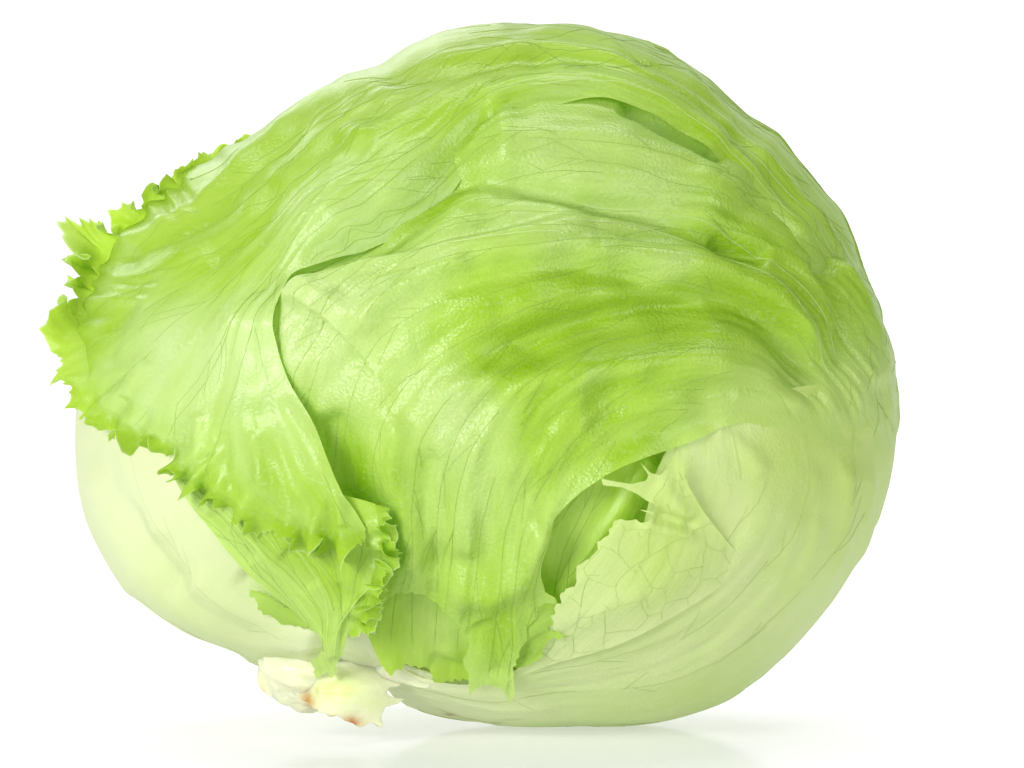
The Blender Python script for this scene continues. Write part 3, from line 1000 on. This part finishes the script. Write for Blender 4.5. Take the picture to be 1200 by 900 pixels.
# leaf filling the middle of the head
mid_leaf = Leaf('leaf', [('c', [(300, 560), (290, 440), (290, 330), (360, 240), (470, 130), (620, 60), (760, 60), (900, 130), (1010, 260), (1080, 380), (1100, 470), (1105, 580), (1050, 590), (990, 578), (940, 556), (908, 524), (888, 497)]),
                         ('c', [(865, 495), (840, 502), (792, 523), (750, 536), (715, 550), (680, 574), (652, 602), (637, 640), (632, 665), (638, 690)]),
                         ('l', [(650, 697), (652, 705), (638, 702), (632, 706)]),
                         ('r', [(622, 722), (612, 742), (602, 760), (600, 775)], 2.5, 12),
                         ('l', [(601, 790), (596, 798), (589, 786), (576, 782), (566, 783), (556, 788), (551, 794), (550, 780)]),
                         ('r', [(546, 766), (548, 750), (540, 732), (522, 712), (500, 702), (480, 697), (455, 700)], 2.5, 15),
                         ('c', [(420, 700), (360, 640)])],
                M_HEART, off=-10,
                base=[(300, 440, -6), (360, 240, -14), (620, 100, -10), (800, 110, -2), (900, 190, 1), (970, 290, 4), (1052, 420, 9), (1052, 480, 10), (985, 400, 8), (980, 460, 10), (940, 440, 9), (905, 460, 9), (865, 496, 5), (885, 494, 4.5), (905, 506, 4), (930, 506, 6), (990, 526, 7), (1052, 540, 7), (945, 558, 0), (995, 580, 0), (1052, 592, 0), (840, 502, 6), (790, 525, 9), (715, 550, 12), (652, 602, 10), (637, 660, 8),
                      (600, 780, 20), (575, 795, 26), (598, 800, 27), (550, 795, 24), (550, 760, 12), (500, 705, 2), (430, 690, -6), (380, 560, -10), (600, 400, 6), (800, 300, 2), (560, 560, 6), (700, 460, 6)],
                relief=[ridge([(338, 338), (370, 311), (418, 294), (468, 270), (508, 238), (540, 202), (566, 170)], -18, 15, 40, (0.02, 0.3)), ridge([(341, 364), (358, 340), (396, 324), (450, 313), (520, 300), (600, 281), (670, 266), (760, 264)], 34.8, 75, 11, (0.06, 0.35)),
                        ridge([(362, 312), (345, 340), (338, 380), (345, 430), (362, 470)], 20.9, 12, 60, (0.1, 0.3)),
                        ridge([(505, 205), (560, 204), (620, 212), (690, 232), (760, 250), (830, 274), (900, 312)], -19.1, 16, 12),
                        ridge([(540, 165), (620, 160), (700, 165), (790, 195), (880, 245)], 22.6, 34),
                        ridge([(722, 122), (752, 136), (790, 160), (846, 196)], -24, 10, 9),
                        ridge([(480, 345), (540, 330), (620, 318), (700, 318), (780, 330)], -10.4, 16), ridge([(420, 400), (450, 360), (500, 330), (560, 315)], 12.2, 14, 10),
                        ridge([(550, 415), (620, 396), (700, 374), (780, 357), (850, 351), (908, 380), (938, 430), (955, 480)], -26.2, 30, 24),
                        ridge([(660, 300), (740, 298), (820, 308), (880, 330), (935, 380), (962, 430)], 15.6, 15), ridge([(835, 282), (870, 292), (900, 306)], -15.6, 10),
                        ridge([(500, 490), (545, 450), (600, 444), (660, 436), (740, 426), (830, 424), (890, 442)], 15.6, 24, 16),
                        bump(715, 470, -13.9, 22, 34), bump(800, 470, 8.6, 50, 20), bump(625, 500, -10.4, 30, 22),
                        ridge([(372, 480), (405, 555), (440, 620), (455, 670)], -20.9, 40, 24, (0.1, 0.1)),
                        ridge([(470, 480), (460, 540), (470, 620), (490, 680)], 10.4, 18), ridge([(505, 520), (500, 600), (515, 680)], -7.0, 12), ridge([(560, 500), (545, 580), (548, 660)], 7.0, 14),
                        ridge([(520, 668), (560, 690), (600, 676), (626, 640), (640, 600)], 17.4, 20, 18), ridge([(560, 720), (580, 750), (585, 780)], -8.6, 14),
                        ridge([(640, 580), (700, 530), (780, 500), (860, 480)], -8.6, 16), ridge([(850, 470), (900, 465), (940, 478)], 8.6, 10),
                        ridge([(970, 300), (1005, 380), (1015, 460)], 10.4, 14), ridge([(945, 300), (975, 370), (985, 440)], -8.6, 10), ridge([(900, 270), (955, 340), (985, 420), (1000, 500)], 5, 8), ridge([(960, 270), (1000, 350), (1025, 430), (1035, 510)], 5, 8), ridge([(880, 310), (930, 370), (958, 440), (968, 510)], 4, 8)],
                flow=[(0, [(1050, 500), (1030, 370), (960, 255), (850, 175), (700, 120), (570, 130), (500, 180), (400, 265)]), (90, [(1038, 515), (1010, 395), (945, 305), (860, 258), (740, 230), (620, 214), (520, 228), (440, 280)]),
                      (170, [(1022, 520), (990, 415), (935, 340), (860, 296), (760, 275), (640, 282), (520, 305), (430, 345), (375, 400), (352, 450)]), (250, [(1002, 522), (968, 435), (912, 370), (850, 340), (760, 330), (660, 352), (560, 392), (480, 455), (440, 540), (450, 640)]),
                      (330, [(978, 520), (945, 455), (890, 405), (780, 390), (680, 412), (600, 465), (545, 560), (525, 690)]), (400, [(945, 512), (920, 470), (860, 442), (760, 452), (680, 490), (625, 570), (595, 660), (580, 780)]),
                      (450, [(905, 502), (885, 482), (850, 485), (790, 510), (720, 542), (665, 590), (640, 650)])],
                pale=[(360, 340, 0.65), (420, 320, 0.5), (520, 300, 0.4), (640, 280, 0.35), (800, 300, 0.3), (600, 170, 0.25), (760, 190, 0.3), (480, 240, 0.0), (360, 440, 0.55), (400, 540, -0.1), (560, 405, -0.3), (625, 395, -0.45), (700, 375, -0.5),  # valleys and fold undersides set deeper green: shade painted into the blade
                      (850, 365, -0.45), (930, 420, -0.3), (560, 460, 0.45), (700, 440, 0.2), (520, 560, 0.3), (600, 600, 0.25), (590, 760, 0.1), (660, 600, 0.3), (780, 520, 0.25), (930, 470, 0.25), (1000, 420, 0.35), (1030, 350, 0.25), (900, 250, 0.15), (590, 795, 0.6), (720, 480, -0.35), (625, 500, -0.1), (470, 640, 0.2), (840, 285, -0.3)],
                rough_amp=3.4, rough_scale=(26, 190), step=3.2, lump=(4.2, 52), label='large veined leaf folded across the middle of the head', parent=root,
                veins=dict(du=30, seed=26, avoid=(560, 0, 880, 150)), seed=36, calm=([(870, 488), (925, 506), (990, 526), (1060, 542), (1110, 545)], 8, 50), tint=[(890, 500), (930, 510), (990, 528), (1060, 545), (1110, 548)])

# frilly outermost leaf thrown over the top
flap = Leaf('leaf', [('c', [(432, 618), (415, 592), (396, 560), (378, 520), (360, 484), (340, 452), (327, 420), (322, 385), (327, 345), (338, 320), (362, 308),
                            (412, 284), (462, 256), (506, 222), (538, 188), (564, 158), (594, 136), (645, 120), (705, 112), (760, 131), (806, 158), (850, 191), (893, 240), (938, 292), (978, 340), (1012, 372), (1050, 392)]),
                     ('c', [(1090, 395), (1110, 330), (1080, 230), (1000, 100), (880, 0), (740, -60), (590, -70), (450, -30), (330, 60), (270, 130)]),
                     ('f', [(225, 196), (170, 243), (128, 280), (100, 300), (92, 335), (93, 375), (98, 410), (108, 445), (128, 474), (155, 494), (185, 506), (212, 522), (235, 552), (270, 578), (310, 596), (350, 608), (395, 618)])],
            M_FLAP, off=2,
            base=[(432, 618, 10), (322, 385, 2), (340, 318, -4), (412, 284, -34), (462, 256, -41), (506, 222, -43), (538, 188, -41), (564, 158, -32), (594, 136, -18), (645, 120, -10), (395, 260, -2), (445, 220, -3), (490, 178, -4), (525, 135, -4), (570, 105, -2), (640, 95, -2), (705, 112, -5), (760, 131, 0), (850, 190, -6), (893, 240, -18), (938, 292, -20), (978, 340, -20), (1012, 372, -20), (1050, 392, -20), (890, 200, -1), (950, 265, -1), (1000, 320, -1), (1060, 300, 0), (1008, 300, -1), (1045, 375, -8), (955, 212, 0), (900, 150, 0), (850, 112, 0), (760, 48, 0), (680, 35, 0), (600, 27, 0), (700, -40, 0), (900, 20, 0), (1030, 180, 0), (520, 44, 0), (440, 80, 0), (290, 165, 0),
                  (130, 280, -6), (95, 380, -4), (128, 474, 6), (212, 522, 12), (310, 596, 16), (200, 400, 4), (300, 470, 6), (330, 250, 0), (250, 330, 0)],
            relief=[ridge([(590, 106), (700, 97), (765, 114), (850, 172), (930, 250), (975, 320)], 11.7, 12, 24), ridge([(480, 82), (600, 60), (700, 66), (800, 112), (900, 190), (985, 290), (1025, 380)], 5.2, 4, 6, (0.1, 0.1)),
                    ridge([(560, 70), (660, 72), (760, 92), (860, 165), (965, 280)], -6.5, 9), ridge([(440, 100), (560, 82), (660, 80)], -7.8, 14), ridge([(600, 40), (700, 48), (790, 85), (890, 165)], 5.2, 8),
                    ridge([(420, 95), (350, 140), (280, 195), (200, 255), (130, 288), (95, 296)], 9.1, 9, 14), ridge([(390, 130), (310, 190), (230, 255), (150, 300), (100, 312)], -9.1, 14),
                    bump(425, 165, 7.8, 18, 12), bump(385, 240, 11.7, 50, 26, -0.5), bump(470, 210, 10.4, 40, 20, -0.7), ridge([(326, 318), (360, 284), (405, 260), (450, 228), (495, 186), (530, 142), (580, 112), (660, 100)], 11, 14, 26),
                    ridge([(230, 300), (290, 270), (340, 210)], -7.8, 20), ridge([(170, 330), (140, 380), (120, 430)], -7.8, 14), bump(200, 380, 10.4, 46, 34, 0.6), bump(180, 460, 7.8, 40, 22, 0.4), bump(285, 380, 9.1, 26, 50),
                    ridge([(330, 460), (372, 540), (415, 600)], 6.5, 10, 16), ridge([(320, 500), (345, 560), (362, 600)], -5.2, 8), ridge([(300, 500), (310, 560), (318, 592)], 5.2, 7), ridge([(265, 500), (270, 545), (275, 575)], -5.2, 7),
                    ridge([(395, 570), (402, 595), (404, 615)], 5.2, 6), ridge([(240, 480), (238, 520), (240, 550)], 5.2, 7), ridge([(100, 330), (140, 332), (190, 330)], -5.2, 5), ridge([(100, 350), (140, 350), (180, 352)], 3.9, 5),
                    ridge([(150, 470), (160, 450), (175, 420)], 5.2, 9)],
            flow=[(0, [(1000, 280), (900, 165), (760, 75), (600, 48), (450, 88), (300, 172), (180, 232), (110, 290)]), (100, [(985, 300), (870, 175), (740, 95), (600, 75), (480, 130), (360, 212), (250, 292), (150, 350), (80, 390)]),
                  (190, [(960, 300), (860, 187), (720, 108), (600, 100), (520, 142), (430, 220), (330, 290), (250, 380), (180, 450), (140, 500)]), (260, [(700, 115), (580, 125), (515, 185), (450, 243), (360, 302), (310, 380), (280, 470), (250, 560)]),
                  (330, [(450, 246), (352, 308), (324, 380), (340, 450), (376, 520), (425, 615)])],
            pale=[(600, 60, -0.4), (800, 120, -0.1), (960, 280, 0.1), (1030, 400, 0.25), (450, 100, -0.45), (520, 110, -0.2), (300, 190, -0.15), (420, 230, 0.35), (360, 250, 0.3), (250, 320, -0.1), (200, 390, 0.55), (290, 390, 0.55), (240, 470, 0.4), (180, 470, 0.5), (110, 340, -0.2), (100, 420, -0.1),  # crown band darker: its own deeper green plus dim light painted in
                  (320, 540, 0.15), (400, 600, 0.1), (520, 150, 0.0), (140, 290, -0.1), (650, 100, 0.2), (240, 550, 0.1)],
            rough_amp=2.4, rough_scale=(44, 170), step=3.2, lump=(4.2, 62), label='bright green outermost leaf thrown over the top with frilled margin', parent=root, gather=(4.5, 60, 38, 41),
            veins=dict(du=34, seed=27, avoid=(690, 85, 800, 135)), seed=37)
flap.ribs([[(470, 84), (540, 66), (620, 57), (700, 63), (760, 84), (820, 122), (900, 190), (960, 255)], [(620, 104), (700, 99), (760, 116), (830, 160), (890, 212), (930, 254)],
           [(700, 78), (780, 108), (850, 158), (920, 222), (980, 295)]], 0.8)
mid_leaf.ribs([[(690, 232), (760, 242), (830, 262), (900, 305), (955, 365), (990, 440)], [(640, 268), (740, 262), (820, 285), (900, 330), (945, 385), (972, 445)], [(530, 296), (600, 284), (680, 276)]], 0.7)
flap.frill(M_FRILL, length=36, wl=38, bend=1.9, bias=0.5, seed=41, lean=0.3, tooth=0.4,
           len_mod=lambda x, y: (1 + 1.0 * np.exp(-((x - 108) / 26) ** 2 - ((y - 296) / 22) ** 2) + 0.45 * np.exp(-((y - 405) / 45) ** 2) * (x < 140)) * np.where(y > 470, 0.85, 1.0) * np.where(x > 360, 1.35, 1.0) * np.where(y < 300, 0.85, 1.0) * np.where((y < 300) & (x > 150), np.clip(1 - (x - 150) / 120, 0.5, 1), 1.0))

# second frilly leaf hanging below it
low = Leaf('leaf', [('c', [(440, 590), (330, 560), (220, 520), (203, 545), (212, 575), (245, 620), (285, 668), (325, 702), (352, 722), (372, 740), (379, 756), (374, 768)]), ('r', [(366, 780), (371, 793), (381, 788), (389, 794), (394, 781), (402, 768)], 3, 9), ('c', [(404, 756), (408, 742)]),
                    ('f', [(412, 738), (416, 725), (422, 712), (432, 690), (440, 665), (446, 640)])], M_FLAP,
           depth=[(440, 590, ('head', 2)), (220, 520, ('head', 10)), (203, 548, ('head', 15)), (240, 612, ('head', 17)), (285, 668, ('head', 20)), (352, 722, ('head', 38)), (379, 756, ('head', 60)), (372, 790, ('head', 90)), (395, 782, ('head', 85)), (408, 742, ('head', 50)), (440, 665, ('head', 18)),
                  (330, 620, ('head', 14)), (380, 680, ('head', 22))],
           relief=[ridge([(388, 780), (384, 750), (350, 700), (310, 650), (265, 605), (215, 560)], 5, 6, 8, (0.05, 0.2)), ridge([(392, 770), (396, 735), (415, 705), (438, 682)], 4, 5, 6, (0.05, 0.1)), ridge([(300, 660), (270, 625), (245, 595)], -6, 12), ridge([(370, 690), (350, 665), (330, 645)], -6, 10), bump(360, 640, -5, 30, 14, 0.6),
                   ridge([(400, 690), (380, 660), (350, 625)], 4, 6)],
           flow=[(0, [(384, 785), (376, 740), (330, 690), (270, 630), (208, 560)]), (50, [(388, 780), (388, 730), (345, 670), (290, 610), (240, 560)]), (100, [(392, 775), (398, 720), (385, 670), (345, 620), (300, 575)]), (150, [(398, 765), (420, 705), (440, 660), (445, 610)])],
           pale=[(384, 750, 0.25), (330, 680, 0.2), (270, 610, 0.15), (380, 660, 0.0), (430, 650, 0.0), (210, 550, 0.3)], rough_amp=1.5, rough_scale=(18, 130), step=3.0,
           label='second frilly leaf with pointed tip hanging over the stem', parent=root, gather=(4, 35, 36, 52), veins=dict(du=26, mat=M_VEIN, seed=28), seed=38)
low.frill(M_FRILL, length=32, wl=36, bend=1.8, bias=0.15, seed=52, lean=0.25, tooth=0.5)

low.frill(M_FRILL, length=26, wl=27, bend=2.1, bias=0.5, seed=77, lean=0.8, tooth=0.4)
low.ribs([[(387, 782), (385, 752), (352, 702), (312, 652), (268, 607), (220, 563)], [(392, 772), (397, 736), (416, 706), (438, 682)], [(384, 750), (380, 700), (350, 650), (310, 610)]], 1.2, M_RIB_G)

# scraps of torn leaf
for k, (segs, dep, fl, lab) in enumerate([
    ([('r', [(600, 740), (622, 712), (640, 700), (655, 705), (657, 722), (640, 738), (662, 742), (645, 752), (630, 772), (612, 782), (596, 778)], 2.5, 12)],
     [(600, 740, ('head', 2)), (655, 705, ('head', -6)), (662, 742, ('head', 5)), (612, 782, ('head', 6)), (596, 778, ('head', 4))],
     [(0, [(600, 745), (630, 728), (655, 712)]), (30, [(600, 775), (625, 755), (660, 742)])], 'torn scrap of leaf beside the middle leaf tip'),
    ([('r', [(292, 692), (305, 694), (325, 704), (345, 715), (372, 728), (368, 738), (345, 732), (325, 728), (308, 716), (298, 704)], 3, 12)],
     [(292, 692, ('head', 14)), (345, 715, ('head', 20)), (372, 730, ('head', 26)), (325, 728, ('head', 20)), (300, 706, ('head', 18))],
     [(0, [(372, 732), (330, 712), (294, 694)]), (20, [(368, 740), (330, 728), (300, 708)])], 'sliver of frilled leaf edge on the white leaf'),
]):
    Leaf('leaf_scrap', segs, M_FRILL, depth=dep, flow=fl, pale=[(0, 0, 0.15)], rough_amp=1.5, rough_scale=(12, 40), step=2.5, label=lab, parent=root, seed=60 + k)

# ------------------------------------------------------------------ stem end
def stem_core():
    V, F, BR, GR = [], [], [], []
    nu, nv = 64, 40
    cx, cy, ch = 378, 792, 95
    for j in range(nv + 1):
        th = math.pi * j / nv
        for i in range(nu):
            ph = 2 * math.pi * i / nu
            d = np.array([math.cos(ph) * math.sin(th), math.cos(th), math.sin(ph) * math.sin(th)])
            r = 1 + 0.10 * float(vnoise(d[0] * 2.2 + 5, d[1] * 2.2 + d[2] * 1.7, 3)) + 0.05 * float(vnoise(d[0] * 6 + 5, d[1] * 6 + d[2] * 5, 4))
            p = np.array([cx + 72 * r * d[0], cy - 44 * r * d[1], ch + 62 * r * d[2]])
            p[1] += 0.10 * (p[0] - cx)
            V.append(p)
            b = max(math.exp(-((p[0] - 366) / 9) ** 2 - ((p[1] - 818) / 10) ** 2), 0.8 * math.exp(-((p[0] - 415) / 14) ** 2 - ((p[1] - 842) / 8) ** 2))
            BR.append(b)
            GR.append(0.25 * math.exp(-((p[0] - 410) / 30) ** 2 - ((p[1] - 800) / 20) ** 2))
    for j in range(nv):
        for i in range(nu):
            a, b = j * nu + i, j * nu + (i + 1) % nu
            F.append((a, b, b + nu, a + nu))
    o = link_mesh('stem', to_world(np.array(V)), F, M_STEM, root, None, {'bruise': BR, 'green': GR})
    o['label'] = 'pale cut stem end with rusty bruises'
    parent_inv[o.name] = Matrix.Identity(4)
    return o


stem = stem_core()


def stub(segs, dep, fl, bruises, green, seed, thick):
    L = Leaf('leaf_stub', segs, M_STEM, depth=dep, flow=fl, pale=[(0, 0, 0)], rough_amp=1.8, rough_scale=(16, 90), step=2.2, thick=thick, parent=stem, seed=seed)
    me = L.obj.data
    co = np.array([v.co[:] for v in me.vertices])
    rel = co - ORG
    px = 600 + rel[:, 0] / UNIT
    py = 450 - (rel @ UP) / UNIT
    b = np.zeros(len(px))
    for x, y, rx, ry, a in bruises:
        b = np.maximum(b, a * np.exp(-((px - x) / rx) ** 2 - ((py - y) / ry) ** 2))
    at = me.attributes.new('bruise', 'FLOAT', 'POINT')
    at.data.foreach_set('value', b.astype(np.float32))
    g = np.zeros(len(px))
    for x, y, rx, ry, a in green:
        g = np.maximum(g, a * np.exp(-((px - x) / rx) ** 2 - ((py - y) / ry) ** 2))
    at = me.attributes.new('green', 'FLOAT', 'POINT')
    at.data.foreach_set('value', g.astype(np.float32))
    return L


stub([('c', [(395, 775), (425, 770), (445, 776), (462, 788)]), ('l', [(477, 796), (470, 803), (456, 806), (453, 812), (462, 818), (474, 819), (466, 825), (452, 829), (447, 842), (450, 853)]),
      ('r', [(436, 848), (415, 850), (395, 842), (372, 830), (352, 818), (340, 800), (352, 786)], 2.5, 14)],
     [(395, 772, 150), (445, 778, 150), (477, 797, 142), (474, 820, 140), (448, 850, 150), (415, 848, 160), (352, 815, 140), (400, 810, 178), (440, 815, 165), (345, 795, 120)],
     [(0, [(345, 795), (400, 790), (465, 795)]), (50, [(350, 820), (400, 832), (455, 830)])],
     [(413, 840, 15, 8, 1.0), (428, 848, 10, 5, 1.0), (364, 815, 10, 11, 1.0), (388, 836, 16, 6, 0.7), (376, 802, 3, 5, 0.6)], [(400, 800, 34, 16, 0.75), (378, 792, 14, 12, 0.5), (440, 815, 14, 10, 0.35)], 71, 9)
stub([('c', [(302, 782), (318, 762), (345, 748), (380, 742), (408, 752), (420, 778), (405, 798), (375, 812), (348, 824), (322, 820), (303, 803)])],
     [(300, 775, 50), (345, 748, 105), (380, 742, 118), (402, 758, 124), (418, 778, 140), (375, 812, 140), (325, 826, 95), (296, 795, 65), (350, 785, 128)],
     [(0, [(300, 780), (350, 765), (410, 765)]), (50, [(310, 815), (350, 810), (400, 795)])],
     [(352, 822, 14, 5, 0.6), (310, 805, 6, 6, 0.35)], [(340, 800, 24, 14, 0.35), (385, 775, 20, 10, 0.3)], 72, 9)
stub([('c', [(405, 770), (425, 755), (450, 765), (480, 780), (510, 792)]), ('c', [(500, 806), (470, 800), (450, 795), (430, 790)])],
     [(405, 770, 130), (425, 755, 138), (450, 765, 158), (480, 780, 160), (510, 792, 158), (500, 806, 150), (470, 800, 150), (430, 790, 148), (450, 780, 166)],
     [(0, [(405, 765), (450, 770), (505, 792)]), (30, [(420, 785), (450, 792), (500, 804)])],
     [(447, 794, 10, 6, 1.0)], [], 73, 7)

stub([('c', [(388, 738), (415, 728), (440, 742), (456, 766), (462, 790), (430, 796), (396, 792), (386, 765)])],
     [(388, 738, ('head', -6)), (415, 728, ('head', -8)), (440, 742, ('head', -4)), (462, 790, ('head', 6)), (396, 792, ('head', 10)), (420, 765, ('head', 8))],
     [(0, [(392, 790), (395, 765), (392, 742)]), (50, [(450, 790), (440, 765), (428, 738)])],
     [(450, 790, 7, 5, 0.8)], [(425, 760, 20, 16, 0.15)], 74, 5)

zmin = min(min((o.matrix_world @ Vector(c)).z for c in o.bound_box) for o in C.objects if o.type == 'MESH' and o.name != 'table_top')
print('LOWEST', zmin)
print('TRIS', sum(len(o.data.polygons) for o in C.objects if o.type == 'MESH'))
